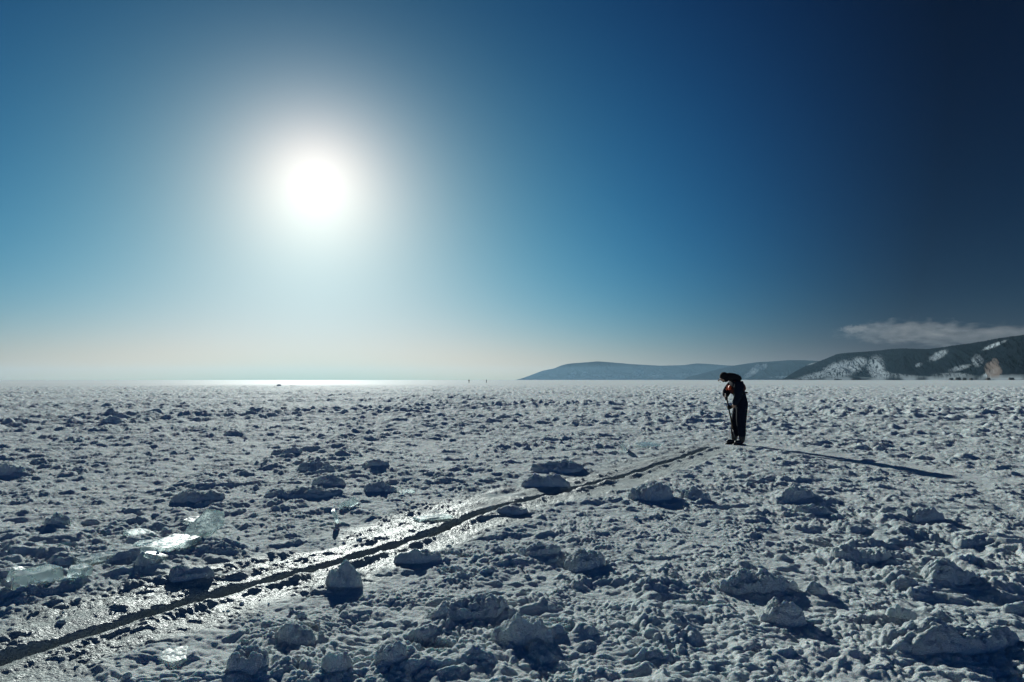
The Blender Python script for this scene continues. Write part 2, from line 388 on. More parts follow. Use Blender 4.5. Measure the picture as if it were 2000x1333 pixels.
# ------------------------------------------------------------------ hills along the right-hand shore
def hill_material(name):
    m, n, l, b = mat(name)
    a = n.new('ShaderNodeAttribute'); a.attribute_name = 'snow'
    a2 = n.new('ShaderNodeAttribute'); a2.attribute_name = 'rock'
    g = n.new('ShaderNodeNewGeometry')
    t = n.new('ShaderNodeTexNoise'); t.inputs['Scale'].default_value = .03; t.inputs['Detail'].default_value = 6; l.new(g.outputs['Position'], t.inputs['Vector'])
    f = n.new('ShaderNodeValToRGB'); f.color_ramp.elements[0].position = .35; f.color_ramp.elements[0].color = (.003, .006, .010, 1)
    f.color_ramp.elements[1].position = .7; f.color_ramp.elements[1].color = (.010, .016, .022, 1); l.new(t.outputs[0], f.inputs[0])
    x1 = n.new('ShaderNodeMix'); x1.data_type = 'RGBA'; l.new(a.outputs['Fac'], x1.inputs['Factor']); l.new(f.outputs[0], x1.inputs['A']); x1.inputs['B'].default_value = (.34, .39, .43, 1)
    x2 = n.new('ShaderNodeMix'); x2.data_type = 'RGBA'; l.new(a2.outputs['Fac'], x2.inputs['Factor']); l.new(x1.outputs['Result'], x2.inputs['A']); x2.inputs['B'].default_value = (.16, .13, .115, 1)
    l.new(x2.outputs['Result'], b.inputs['Base Color']); b.inputs['Roughness'].default_value = 1; b.inputs['Specular IOR Level'].default_value = 0
    return m
M_hill = hill_material('forest_and_snow')
def make_range(sil, dcoast, ddepth, seed, patches, rocks=(), nu=900, nv=90, gul=.16, shore=.0):
    """sil: skyline (px, py); dcoast(px): distance of the shore; the hill rises behind it"""
    sx_ = np.array([p[0] for p in sil], float); sy_ = np.array([p[1] for p in sil], float)
    px = np.linspace(sx_[0], sx_[-1], nu); py = np.interp(px, sx_, sy_)
    pyS = py + .0
    for _ in range(3): pyS = np.convolve(np.pad(pyS, 4, 'edge'), np.ones(9) / 9, 'valid')
    py = pyS
    az = np.array([azi(p) for p in px]); dc = np.array([dcoast(p) for p in px])
    v = np.concatenate([np.linspace(0, 1, nv), np.linspace(1.06, 1.8, 12)])
    V, A = np.meshgrid(v, az, indexing='ij'); _, DC = np.meshgrid(v, dc, indexing='ij'); _, PX = np.meshgrid(v, px, indexing='ij'); _, PY = np.meshgrid(v, py, indexing='ij')
    dd = np.array([ddepth(p) for p in px])[None, :]
    D = DC + V * dd
    x = D * np.sin(A); y = D * np.cos(A)
    elev = (742.2 - PY) / F * np.cos(A)
    Hr = elev * (DC + dd) + 1.4
    along = np.cumsum(np.hypot(np.gradient(dc * np.sin(az)), np.gradient(dc * np.cos(az))))[None, :] * np.ones_like(V)
    sc = 1 / (dd.mean() * .42)
    wv_ = along * sc + .9 * V + .5 * pn(along * sc * .8, V * 1.5, seed + 3)
    gl = np.abs(pn(wv_ * .6, V * 1.1, seed)) * 2.2 + .45 * np.abs(pn(wv_ * 1.9, V * 3.0, seed + 1)) * 2 + .22 * np.abs(pn(wv_ * 4.5, V * 8, seed + 2)) * 2
    vv_ = np.clip(V, 0, 1)
    base = np.where(V < 1, (vv_ ** .72), 1 - .35 * (V - 1))
    bump = np.sin(math.pi * np.clip(V, 0, 1)) ** .8
    z = Hr * (base - gul * bump * gl * 1.3 + gul * .35 * bump)
    z = z + Hr * .02 * pn(along * sc * 20, V * 20, seed + 5) * np.clip(V * 6, 0, 1) + 3.0 * np.clip(V * 5, 0, 1) * pn(along * .06, D * .06, seed + 6)
    if shore: z = np.where(V < .03, V * 100, z + 3)
    z[0] = -.5
    # picture height of every vertex, only to know which slope carries bare snow
    QY = 742.2 - (z - EYE) / D * F / np.cos(A)
    sn = np.zeros_like(V); rk = np.zeros_like(V)
    tex = fbm(along * sc * 9, V * 14 + along * sc * 3, 3, seed + 8) + .6 * pn(along * sc * 30, V * 30, seed + 9)
    for (cx, cy, rx, ry, rot, amt) in patches:
        dx = PX - cx; dy = QY - cy; c_, s_ = math.cos(rot), math.sin(rot)
        e = ((dx * c_ + dy * s_) / rx) ** 2 + ((-dx * s_ + dy * c_) / ry) ** 2
        sn = np.maximum(sn, amt * ss(1.3, .4, e + .9 * tex) * ss(-.55, .25, tex + .35 * (gl - .5)))
    for (cx, cy, rx, ry, rot, amt) in rocks:
        dx = PX - cx; dy = QY - cy; c_, s_ = math.cos(rot), math.sin(rot)
        e = ((dx * c_ + dy * s_) / rx) ** 2 + ((-dx * s_ + dy * c_) / ry) ** 2
        rk = np.maximum(rk, amt * ss(1.2, .7, e + .3 * tex))
    if shore:
        st = ss(.0, .3, pn(along * .004, V * 60, seed + 11) + .15)
        sn = np.maximum(sn, st * ss(.05, .02, V) * .7)
    me = npmesh('hill', np.stack([x.ravel(), y.ravel(), z.ravel()], 1), gridfaces(len(v), nu)[:, ::-1])
    attr(me, 'snow', np.clip(sn, 0, 1)); attr(me, 'rock', np.clip(rk, 0, 1))
    o = link('hill', me, M_hill, smooth=False); tag(o, kind='structure'); return o
far_sil = [(1004, 743), (1020, 739), (1042, 731), (1060, 724), (1082, 720), (1096, 714), (1110, 710.5), (1130, 709), (1150, 707.5), (1168, 706), (1195, 708), (1235, 711.5), (1290, 714.5), (1335, 713.5), (1360, 710), (1385, 711), (1420, 714), (1500, 716), (1560, 720)]
make_range(far_sil, lambda p: np.interp(p, [1000, 1560], [17000, 14500]), lambda p: 1100, 201,
           [(1118, 733, 10, 5, -.6, .6), (1140, 731, 8, 4, -.5, .5), (1245, 730, 18, 7, -.5, .6), (1280, 735, 20, 4, 0, .5), (1190, 736, 60, 5, 0, .3), (1350, 734, 50, 5, 0, .3)], nu=700, nv=60, gul=.12)
mid_sil = [(1330, 742), (1345, 736), (1370, 730), (1400, 722), (1430, 715), (1455, 711), (1480, 707.5), (1510, 706), (1545, 703.5), (1575, 704), (1610, 706), (1700, 706)]
make_range(mid_sil, lambda p: np.interp(p, [1330, 1700], [12000, 9000]), lambda p: 1000, 231,
           [(1475, 722, 14, 7, -.8, .75), (1492, 716, 9, 6, -.8, .6), (1530, 737, 30, 3, 0, .5), (1462, 733, 14, 5, -.4, .5)], nu=600, nv=60, gul=.14)
near_sil = [(1528, 742), (1540, 735), (1552, 727), (1568, 719), (1580, 712), (1600, 707), (1618, 700), (1636, 692.5), (1655, 690), (1690, 688), (1715, 686), (1740, 683), (1765, 681.5), (1790, 682.5), (1815, 683), (1840, 680), (1860, 677), (1890, 673), (1920, 668.5), (1950, 663), (1975, 659), (2000, 656.5), (2060, 650), (2140, 640), (2240, 632)]
make_range(near_sil, lambda p: np.interp(p, [1528, 1700, 2000, 2240], [5400, 4200, 2400, 1900]), lambda p: np.interp(p, [1528, 1700, 2000, 2240], [700, 800, 750, 700]), 261,
           [(1587, 708, 13, 4, -.35, .95), (1645, 722, 40, 17, -.25, .95), (1600, 733, 45, 7, -.2, .8), (1680, 706, 16, 10, 0, .75), (1712, 715, 18, 22, 0, .85), (1722, 732, 22, 8, 0, .8),
            (1835, 694, 22, 7, -.45, .75), (1795, 713, 8, 4, -.4, .7), (1875, 719, 24, 5, -.25, .6), (1910, 705, 12, 12, -.3, .5), (1946, 674, 26, 4, -.38, 1.0), (1932, 731, 26, 6, -.5, .9), (1770, 735, 60, 4, .1, .5), (1860, 733, 40, 5, 0, .5),
            (1990, 737, 24, 3, 0, .8)],
           rocks=[(1940, 722, 17, 15, .5, .85), (1945, 708, 8, 8, .2, .6)], nu=1400, nv=120, gul=.13, shore=1)

# ------------------------------------------------------------------ haze over the lake, and the cloud beyond it
def box(name, lo, hi):
    bm = bmesh.new(); bmesh.ops.create_cube(bm, size=1)
    for v in bm.verts: v.co = Vector([(lo[i] + hi[i]) / 2 + v.co[i] * (hi[i] - lo[i]) for i in range(3)])
    me = bpy.data.meshes.new(name); bm.to_mesh(me); bm.free(); return me
hm = bpy.data.materials.new('haze_air'); hm.use_nodes = True; hn = hm.node_tree.nodes; hn.clear()
out = hn.new('ShaderNodeOutputMaterial'); pv = hn.new('ShaderNodeVolumePrincipled')
pv.inputs['Color'].default_value = (.42, .70, .95, 1); pv.inputs['Density'].default_value = 1.75e-5; pv.inputs['Anisotropy'].default_value = .35
hm.node_tree.links.new(pv.outputs[0], out.inputs['Volume'])
tag(link('haze', box('haze', (-18500, -18500, -2.5), (18500, 18500, 300)), hm, smooth=False), kind='stuff')

cm = bpy.data.materials.new('cloud_vapour'); cm.use_nodes = True; cn = cm.node_tree.nodes; cn.clear(); cl = cm.node_tree.links
out = cn.new('ShaderNodeOutputMaterial'); pv = cn.new('ShaderNodeVolumePrincipled'); cl.new(pv.outputs[0], out.inputs['Volume'])
pv.inputs['Color'].default_value = (.80, .78, .78, 1); pv.inputs['Anisotropy'].default_value = .3
tcn = cn.new('ShaderNodeTexCoord')
nz = cn.new('ShaderNodeTexNoise'); nz.inputs['Scale'].default_value = 2.6; nz.inputs['Detail'].default_value = 5; nz.inputs['Roughness'].default_value = .6
mp = cn.new('ShaderNodeMapping'); mp.inputs['Scale'].default_value = (2.2, .8, 1.0); cl.new(tcn.outputs['Object'], mp.inputs[0]); cl.new(mp.outputs[0], nz.inputs['Vector'])
ln = cn.new('ShaderNodeVectorMath'); ln.operation = 'LENGTH'; cl.new(tcn.outputs['Object'], ln.inputs[0])
def cmath(op, a, b, clamp=False):
    q = cn.new('ShaderNodeMath'); q.operation = op; q.use_clamp = clamp
    for i, v in enumerate((a, b)):
        if isinstance(v, (int, float)): q.inputs[i].default_value = v
        else: cl.new(v, q.inputs[i])
    return q.outputs[0]
dens = cmath('MULTIPLY', cmath('SUBTRACT', cmath('SUBTRACT', nz.outputs[0], .12), cmath('MULTIPLY', ln.outputs['Value'], .52)), 6.0, True)
dens = cmath('MULTIPLY', dens, .00027)
cl.new(dens, pv.inputs['Density'])
CDIST = 26000
def cloud_at(px, py, wpx, hpx, lab):
    bm = bmesh.new(); bmesh.ops.create_icosphere(bm, subdivisions=3, radius=1)
    me = bpy.data.meshes.new('cloud'); bm.to_mesh(me); bm.free()
    o = link('cloud', me, cm); d = ray(px, py); k = CDIST / math.hypot(d.x, d.y)
    o.location = (d.x * k, d.y * k, EYE + d.z * k); o.rotation_euler = (0, 0, -azi(px))
    o.scale = (wpx / 2 / F * CDIST / math.cos(azi(px)) , 900, hpx / 2 / F * CDIST)
    tag(o, lab, 'cloud', 'clouds low over the hills'); return o
cloud_at(1762, 647, 220, 56, 'grey-white cloud bank low over the dark hills at the right')
cloud_at(1668, 643, 56, 20, 'small detached wisp of cloud left of the grey-white bank')
cloud_at(1930, 655, 300, 50, 'thin dim veil of cloud reaching the right edge above the hills')

# ------------------------------------------------------------------ snow lumps
def ico(sub):
    bm = bmesh.new(); bmesh.ops.create_icosphere(bm, subdivisions=sub, radius=1)
    v = np.array([p.co[:] for p in bm.verts]); f = np.array([[q.index for q in p.verts] for p in bm.faces]); bm.free(); return v, f
ICO = {s_: ico(s_) for s_ in (1, 2, 4, 5)}
for i, ((px, py, w, h, dp, lab), (lx, ly, hw, hh, _)) in enumerate(zip(LUMPS, LD)):
    sx_, sy_, sz_ = hw, hw * dp, hh
    n = 130 if w * h > 2500 else 90 if w * h > 1000 else 56
    ly2 = ly + sy_ * .5
    u = np.linspace(-1.7, 1.7, n); U, Vv = np.meshgrid(u, u, indexing='ij')
    ca, sa = math.cos(.35 * math.sin(i * 2.4)), math.sin(.35 * math.sin(i * 2.4))
    gx = lx + (U * ca - Vv * sa) * sx_; gy = ly2 + (U * sa + Vv * ca) * sy_
    k = 1 / hw; sd_ = 300 + i * 13
    wu = U + .42 * pn(gx * k * .9, gy * k * .9, sd_) + .14 * pn(gx * k * 2.6, gy * k * 2.6, sd_ + 1); wv = Vv + .42 * pn(gx * k * .9, gy * k * .9, sd_ + 2) + .14 * pn(gx * k * 2.6, gy * k * 2.6, sd_ + 3)
    wu = wu + .28 * math.sin(i * 1.7)*(Vv)
    q = np.sqrt(wu ** 2 + wv ** 2)
    prof = np.clip(1 - (q / 1.08) ** 2, 0, 1) ** .85 * (.90 + .85 * pn(gx * k * 1.3, gy * k * 1.3, sd_ + 4))
    prof = prof + prof ** .5 * (.26 * np.abs(pn(gx * k * 3.4, gy * k * 3.4, sd_ + 5)) + .2 * np.abs(pn(gx * k * 8, gy * k * 8, sd_ + 6)) + .05 * pn(gx * 45, gy * 45, sd_ + 7))
    zt = height(gx.ravel(), gy.ravel()).reshape(gx.shape)
    zz = zt + sz_ * .60 * prof + ss(0, .3, prof) * (.028 * np.abs(pn(gx * 9, gy * 9, sd_ + 10)) + .030 * wor(gx * 11, gy * 11, sd_ + 8) + .012 * wor(gx * 26, gy * 26, sd_ + 9)) - .012 - .06 * ss(1.0, 1.5, np.maximum(np.abs(U), np.abs(Vv)))
    me = npmesh('snow_lump', np.stack([gx.ravel() - lx, gy.ravel() - ly2, zz.ravel()], 1), gridfaces(n, n))
    o = link('snow_lump', me, M_lump, smooth=False); o.location = (lx, ly2, 0)
    tag(o, lab, 'snow lump', 'snow lumps scattered over the frozen lake')

# crumbs of snow lying everywhere, far too many to count
v0, f0 = ICO[2]; vs = []; fs = []; off = 0
nC = 900
cx = []; cy = []
while len(cx) < nC:
    r_ = 2.6 * math.exp(rng.random() * 1.9); t_ = R(rng.uniform(-40, 40)); x_ = r_ * math.sin(t_); y_ = r_ * math.cos(t_)
    if float(pn(np.array([x_ * 1.3]), np.array([y_ * 1.3]), 77)[0]) + .15 > rng.random() * .5: cx.append(x_); cy.append(y_)
cx = np.array(cx); cy = np.array(cy); cz = height(cx, cy); cs, _ = crack_coords(cx.astype(np.float32), cy.astype(np.float32))
for i in range(nC):
    if -.08 < cs[i] < .3: continue
    s_ = .005 + .016 * rng.random() ** 3
    v = v0 * (1 + .28 * rng.standard_normal((len(v0), 1)).clip(-1, 1)) * s_ * np.array([1, .9, .7]) * (1 + .5 * rng.random(3))
    a_ = rng.random() * 6.28; c_, q_ = math.cos(a_), math.sin(a_)
    v = np.stack([v[:, 0] * c_ - v[:, 1] * q_ + cx[i], v[:, 0] * q_ + v[:, 1] * c_ + cy[i], v[:, 2] + cz[i] + s_ * .25], 1)
    vs.append(v); fs.append(f0 + off); off += len(v)
tag(link('snow_crumbs', npmesh('snow_crumbs', np.concatenate(vs), np.concatenate(fs)), M_lump), kind='stuff')

# ------------------------------------------------------------------ plates of clear ice
im, n_, l_, b_ = mat('clear_ice')
b_.inputs['Base Color'].default_value = (.80, .92, .90, 1); b_.inputs['Roughness'].default_value = .16; b_.inputs['IOR'].default_value = 1.31; b_.inputs['Transmission Weight'].default_value = .72
t = n_.new('ShaderNodeTexNoise'); t.inputs['Scale'].default_value = 24; t.inputs['Detail'].default_value = 5; g_ = n_.new('ShaderNodeNewGeometry'); l_.new(g_.outputs['Position'], t.inputs['Vector'])
bp = n_.new('ShaderNodeBump'); bp.inputs['Strength'].default_value = .5; bp.inputs['Distance'].default_value = .01; l_.new(t.outputs[0], bp.inputs['Height']); l_.new(bp.outputs[0], b_.inputs['Normal'])
rr_ = n_.new('ShaderNodeMapRange'); l_.new(t.outputs[0], rr_.inputs[0]); rr_.inputs[1].default_value = .35; rr_.inputs[2].default_value = .65; rr_.inputs[3].default_value = .14; rr_.inputs[4].default_value = .5; l_.new(rr_.outputs[0], b_.inputs['Roughness'])
def plate(A, B, width, th_, tilt, roll, lab, lift=.0, seed=0):
    """a broken plate whose near edge runs from pixel A to pixel B on the snow"""
    a = G(*A); b = G(*B); rr = random.Random(seed); ln_ = (b - a).length
    d = (b - a).normalized(); w = Vector((-d.y, d.x, 0))
    if w.y < 0: w = -w
    n = rr.choice((4, 5, 5, 6)); pts = []; ph = math.pi / 4
    for k in range(n):
        q = ph + 2 * math.pi * k / n + rr.uniform(-.2, .2)
        ex = math.copysign(abs(math.cos(q)) ** .55, math.cos(q)); ey = math.copysign(abs(math.sin(q)) ** .55, math.sin(q))
        pts.append(Vector((ex * ln_ / 2 * rr.uniform(.86, 1.04), ey * width / 2 * rr.uniform(.8, 1.05), 0)))
    bm = bmesh.new()
    vb = [bm.verts.new(p + Vector((0, 0, -th_ / 2))) for p in pts]; fb = bm.faces.new(vb)
    ex = bmesh.ops.extrude_face_region(bm, geom=[fb])
    for e in ex['geom']:
        if isinstance(e, bmesh.types.BMVert): e.co.z += th_; e.co.x *= rr.uniform(.9, 1.0); e.co.y *= rr.uniform(.88, 1.0)
    bmesh.ops.recalc_face_normals(bm, faces=bm.faces)
    bmesh.ops.bevel(bm, geom=list(bm.edges), offset=min(.006, th_ * .18), segments=2, affect='EDGES')
    bmesh.ops.triangulate(bm, faces=[f for f in bm.faces if len(f.verts) > 4])
    bmesh.ops.subdivide_edges(bm, edges=[e for e in bm.edges if e.calc_length() > .05], cuts=2, use_grid_fill=False)
    for v in bm.verts: v.co += mnoise.noise_vector(v.co * 14 + Vector((seed, 0, 0))) * .0018
    me = bpy.data.meshes.new('ice_plate'); bm.to_mesh(me); bm.free()
    o = link('ice_plate', me, im, smooth=False); c = (a + b) / 2 + w * width * .45 * math.cos(tilt)
    o.location = (c.x, c.y, hz1(c.x, c.y) + th_ * .35 + abs(math.sin(tilt)) * width * .42 + lift)
    yaw = math.atan2(d.y, d.x)
    o.rotation_euler = Matrix.Rotation(yaw, 4, 'Z').to_3x3().to_4x4().to_euler()
    o.rotation_euler = (Matrix.Rotation(yaw, 4, 'Z') @ Matrix.Rotation(tilt, 4, 'X') @ Matrix.Rotation(roll, 4, 'Y')).to_euler()
    tag(o, lab, 'ice plate', 'clear plates of broken ice'); return o
PL = [((22, 1172), (136, 1142), .17, .085, .12, 0, 'thick long bar of clear ice at the far left, front face towards us'),
 ((138, 1148), (188, 1136), .14, .06, .1, .05, 'short thick bar of ice butting the right end of the long bar'),
 ((28, 1150), (58, 1140), .10, .09, .3, .2, 'small blocky cube of ice standing on the far left bar'),
 ((150, 1120), (256, 1098), .22, .03, .05, 0, 'thin pale plate of ice lying flat above the long bar'),
 ((256, 1064), (316, 1052), .28, .03, .14, .05, 'pale shield-shaped ice plate, the most distant of the left heap'),
 ((258, 1084), (318, 1076), .16, .03, .03, 0, 'thin ice strip lying just under the shield-shaped plate'),
 ((262, 1126), (322, 1088), .15, .035, .30, .25, 'glittering ice plate tilted up in the middle of the left heap'),
 ((326, 1104), (402, 1068), .30, .05, .10, 0, 'broad grey-green ice plate right of the glittering tilted one'),
 ((392, 1072), (448, 1042), .24, .06, .34, -.35, 'streaked ice block raised at the right end of the left heap'),
 ((364, 1040), (432, 1028), .20, .03, .16, 0, 'ice plate shining white behind the streaked raised block'),
 ((642, 1034), (656, 1020), .15, .03, 1.15, .2, 'narrow upright shard of glassy ice above the slush, left one of two'),
 ((672, 1003), (700, 992), .12, .025, .85, -.3, 'bright leaning shard of ice, right one of the two upright shards'),
 ((786, 976), (818, 968), .14, .025, .15, 0, 'sliver of ice lying alone in the snow between the shards and the snow cakes'),
 ((1266, 881), (1304, 874), .50, .04, .12, 0, 'flat ice plate on the snow left of the standing figure'),
 ((1216, 891), (1232, 884), .20, .04, 1.0, .2, 'small pointed ice shard standing left of the flat plate near the figure'),
 ((300, 1314), (368, 1304), .30, .02, .0, 0, 'smooth grey ice plate frozen flush in the slush near the bottom left'),
 ((812, 1028), (900, 1018), .25, .02, .0, 0, 'smooth ice plate flush with the slush above the middle of the crack')]
for i, (A, B, w_, t_, ti, ro, lab) in enumerate(PL): plate(A, B, w_, t_, ti, ro, lab, lift=-.012 if 'flush' in lab else 0, seed=i + 3)

# ------------------------------------------------------------------ people
def skin(name, verts, edges, radii, m, parent, sub=2, root=0):
    me = bpy.data.meshes.new(name + '_sk'); me.from_pydata([tuple(v) for v in verts], edges, [])
    t_ = bpy.data.objects.new(name + '_sk', me); COL.objects.link(t_)
    sk = t_.modifiers.new('s', 'SKIN'); sk.use_smooth_shade = True; sk.branch_smoothing = .6
    for i, r_ in enumerate(radii):
        me.skin_vertices[0].data[i].radius = (r_, r_) if isinstance(r_, (int, float)) else r_
        me.skin_vertices[0].data[i].use_root = (i == root)
    sb = t_.modifiers.new('u', 'SUBSURF'); sb.levels = sub; sb.render_levels = sub
    dg = bpy.context.evaluated_depsgraph_get(); dg.update()
    m2 = bpy.data.meshes.new_from_object(t_.evaluated_get(dg)); m2.name = name
    bpy.data.objects.remove(t_, do_unlink=True); m2.materials.clear()
    return link(name, m2, m, parent)
M_skin = simple('face_skin', (.42, .26, .19), .5)
M_navy = simple('navy_coverall', (.008, .012, .022), .9, .05, .3, 25, .5)
M_black = simple('black_cloth', (.010, .011, .013), .85, .15, .3, 40, .4)
M_orange = simple('orange_vest', (.55, .07, .015), .6, .3, .15, 40, .3)
M_red = simple('dark_red_vest', (.05, .008, .008), .7, .2, .2, 40, .3)
M_yellow = simple('yellow_patch', (.62, .50, .04), .5, .3, .1)
M_grey = simple('reflective_tape', (.45, .47, .48), .4, .5, .1)
M_rubber = simple('boot_rubber', (.014, .014, .016), .5, .4, .2, 60, .2)
M_wood = simple('wooden_handle', (.035, .025, .018), .6, .3, .3, 60)
M_steel = simple('dark_steel', (.10, .10, .11), .4, .5, .2, 60, 0, .8)
V3 = Vector
pers = empty('person', (PERS.x, PERS.y, hz1(PERS.x, PERS.y)), 0)
tag(pers, 'person in navy coverall and orange vest stooping over a long tool by the crack', 'person')
def P(f, s_, z): return V3((-f, -s_, z))       # f forward (to the left of the picture), s_ towards the camera (his left side)
def body_graph(suit=False):
    a = .02 if suit else 0.0
    v = [P(-.02, 0, .90), P(-.03, 0, 1.04), P(.04, 0, 1.20), P(.095, 0, 1.33), P(.14, 0, 1.42)]
    r = [(.165 + a, .145 + a), (.155 + a, .15 + a), (.17 + a, .155 + a), (.165 + a, .13 + a), (.065 + a, .065 + a)]
    e = [(0, 1), (1, 2), (2, 3), (3, 4)]
    if not suit:
        v += [P(.21, 0, 1.45), P(.31, 0, 1.475), P(.37, 0, 1.43), P(.375, 0, 1.375)]
        r += [.055, .082, .078, .05]; e += [(4, 5), (5, 6), (6, 7), (7, 8)]
    for sgn, ff in ((1, .0), (-1, .10)):
        i = len(v); b = .025 if suit else 0
        v += [P(-.02, sgn * .09, .80), P(.01 + ff * .5, sgn * .10, .48), P(-.005 + ff * .95, sgn * .105, .13)]
        r += [.115 + b, .086 + b, .062 + b]; e += [(0, i), (i, i + 1), (i + 1, i + 2)]
        if not suit:
            v += [P(ff, sgn * .105, .07), P(ff + .12, sgn * .115, .035)]; r += [.045, .032]; e += [(i + 2, i + 3), (i + 3, i + 4)]
    arms = [([P(.08, .19, 1.33), P(.10, .24, 1.06), P(.16, .115, .855)], P(.19, .05, .80)),
            ([P(.09, -.19, 1.33), P(.22, -.23, 1.13), P(.27, -.10, 1.05)], P(.272, -.045, 1.0))]
    for pts, hand in arms:
        i = len(v); b = .022 if suit else 0
        v += pts; r += [.085 + b, .072 + b, .042 + b]; e += [(3, i), (i, i + 1), (i + 1, i + 2)]
        if not suit: v.append(hand); r.append(.018); e.append((i + 2, i + 3))
    return v, e, r
v, e, r = body_graph()
body = skin('body', v, e, r, M_skin, pers)
v, e, r = body_graph(True)
skin('coverall', v, e, r, M_navy, pers)
# collar / hood pushed up behind the neck
skin('hood', [P(-.03, 0, 1.38), P(.05, 0, 1.445), P(.15, 0, 1.475), P(.335, 0, 1.475)], [(0, 1), (1, 2), (2, 3)], [(.12, .085), (.16, .10), (.14, .10), (.11, .10)], M_black, pers)
# vest: dark red padded shell with orange front pads
vest = skin('life_vest', [P(.0, 0, 1.10), P(.04, 0, 1.22), P(.10, 0, 1.34)], [(0, 1), (1, 2)], [(.185, .185), (.20, .20), (.195, .172)], M_red, pers)
def pad(name, c, size, m, parent, rot=(0, 0, 0), bev=.3):
    bm = bmesh.new(); bmesh.ops.create_cube(bm, size=1)
    for q in bm.verts: q.co = V3((q.co.x * size[0], q.co.y * size[1], q.co.z * size[2]))
    bmesh.ops.bevel(bm, geom=list(bm.edges), offset=min(size) * bev, segments=3, affect='EDGES')
    me = bpy.data.meshes.new(name); bm.to_mesh(me); bm.free()
    o = link(name, me, m, parent); o.location = c; o.rotation_euler = rot; return o
pad('chest_pad', P(.235, .08, 1.24), (.045, .085, .10), M_orange, vest, (0, .25, .3))['label'] = 'bright orange chest pad'
pad('chest_pad', P(.235, -.08, 1.24), (.045, .10, .13), M_orange, vest, (0, .25, -.3))
pad('shoulder_pad', P(.10, .15, 1.36), (.14, .06, .05), M_red, vest, (0, .3, .2))
pad('belt', P(.02, .0, 1.13), (.30, .372, .035), M_black, vest)
pad('buckle', P(.12, .165, 1.15), (.05, .03, .05), M_yellow, vest, (0, 0, .5))
pad('reflective_strip', P(.12, .172, 1.235), (.10, .02, .018), M_grey, vest, (0, 0, .5))
# hat with ear flaps
bm = bmesh.new(); bmesh.ops.create_uvsphere(bm, u_segments=24, v_segments=14, radius=1)
for q in bm.verts:
    q.co = V3((q.co.x * .100, q.co.y * .10, q.co.z * .102))
    if q.co.z < -.035: q.co.z = -.035 - (q.co.z + .035) * -.25
    q.co += mnoise.noise_vector(q.co * 30) * .006
me = bpy.data.meshes.new('hat'); bm.to_mesh(me); bm.free()
hat = link('hat', me, M_black, pers); hat.location = P(.325, 0, 1.478); hat.rotation_euler = (0, -.55, 0)
for sgn in (1, -1): pad('ear_flap', P(.315, sgn * .085, 1.42), (.08, .03, .12), M_black, hat if False else pers, (0, -.3, 0), .35)
for sgn in (1, -1): pad('eye', P(.44, sgn * .03, 1.425), (.016, .02, .012), M_black, pers)
pad('nose', P(.447, 0, 1.395), (.03, .026, .04), M_skin, pers, (0, .4, 0))
pad('mouth', P(.415, 0, 1.355), (.012, .05, .010), M_red, pers)
# boots
for sgn, ff in ((1, .0), (-1, .10)):
    skin('boot', [P(ff - .005, sgn * .105, .26), P(ff - .005, sgn * .105, .09), P(ff + .03, sgn * .108, .055), P(ff + .17, sgn * .118, .05)], [(0, 1), (1, 2), (2, 3)],
         [.082, .066, (.058, .05), (.052, .042)], M_rubber, pers)
    pad('boot_sole', P(ff + .065, sgn * .112, .010), (.28, .11, .028), M_rubber, pers, (0, 0, sgn * .08), .4)
# gloves closed round the shaft
T0 = P(.30, 0, 1.12); T1 = P(.095, 0, .02); tdir = (T1 - T0).normalized()
def glove(center, wrist, side):
    ax = tdir; out_ = (wrist - center); out_ -= ax * out_.dot(ax); out_.normalize(); tang = ax.cross(out_) * side
    palm = center + out_ * .034
    v = [wrist, center + out_ * .06, palm]; e = [(0, 1), (1, 2)]; r = [.064, .05, .038]
    for k, ln_ in enumerate((.9, 1.0, .95, .75)):
        off = ax * ((k - 1.5) * .021); prev = 2; n_seg = 4
        for j in range(1, n_seg + 1):
            a_ = j / n_seg * 3.6 * ln_
            p = center + off * (1.0 if j else .5) + (out_ * math.cos(a_) + tang * math.sin(a_)) * .029
            v.append(p); e.append((prev, len(v) - 1)); r.append(.0115 - .0008 * j); prev = len(v) - 1
    prev = 1
    for j, a_ in enumerate((.5, 1.1, 1.8)):
        p = center - ax * .03 + ax * (-.012 * j) + (out_ * math.cos(-a_) + tang * math.sin(-a_)) * .033
        v.append(p); e.append((prev, len(v) - 1)); r.append(.0135 - .001 * j); prev = len(v) - 1
    return skin('glove', v, e, r, M_black, pers, 1)
def on_shaft(z): t_ = (z - T0.z) / (T1.z - T0.z); return T0.lerp(T1, t_)
glove(on_shaft(.80), P(.14, .10, .86), 1)
glove(on_shaft(1.0), P(.27, -.10, 1.04), -1)
# the long tool
def tube(a, b, ra, rb, n=10):
    d = (b - a).normalized(); u = d.orthogonal().normalized(); w = d.cross(u); vs_ = []; fs_ = []
    for p, rr in ((a, ra), (b, rb)):
        for k in range(n): q = 2 * math.pi * k / n; vs_.append(p + (u * math.cos(q) + w * math.sin(q)) * rr)
    for k in range(n): fs_.append((k, (k + 1) % n, n + (k + 1) % n, n + k))
    fs_.append(tuple(range(n))[::-1]); fs_.append(tuple(range(n, 2 * n)))
    me = bpy.data.meshes.new('t'); me.from_pydata([tuple(p) for p in vs_], [], fs_); return me
tool = empty('ice_chisel', pers.location.copy())
tag(tool, 'long thin-handled ice chisel held upright in both gloved hands, tip on the ice', 'tool')
link('handle', tube(T0, T0.lerp(T1, .72), .017, .016), M_wood, tool)
link('shank', tube(T0.lerp(T1, .72), T0.lerp(T1, .93), .013, .013), M_steel, tool)
bm = bmesh.new(); bmesh.ops.create_cube(bm, size=1)
for q in bm.verts: q.co = V3((q.co.x * (.03 if q.co.z > 0 else .008), q.co.y * (.05 if q.co.z > 0 else .10), q.co.z * .12))
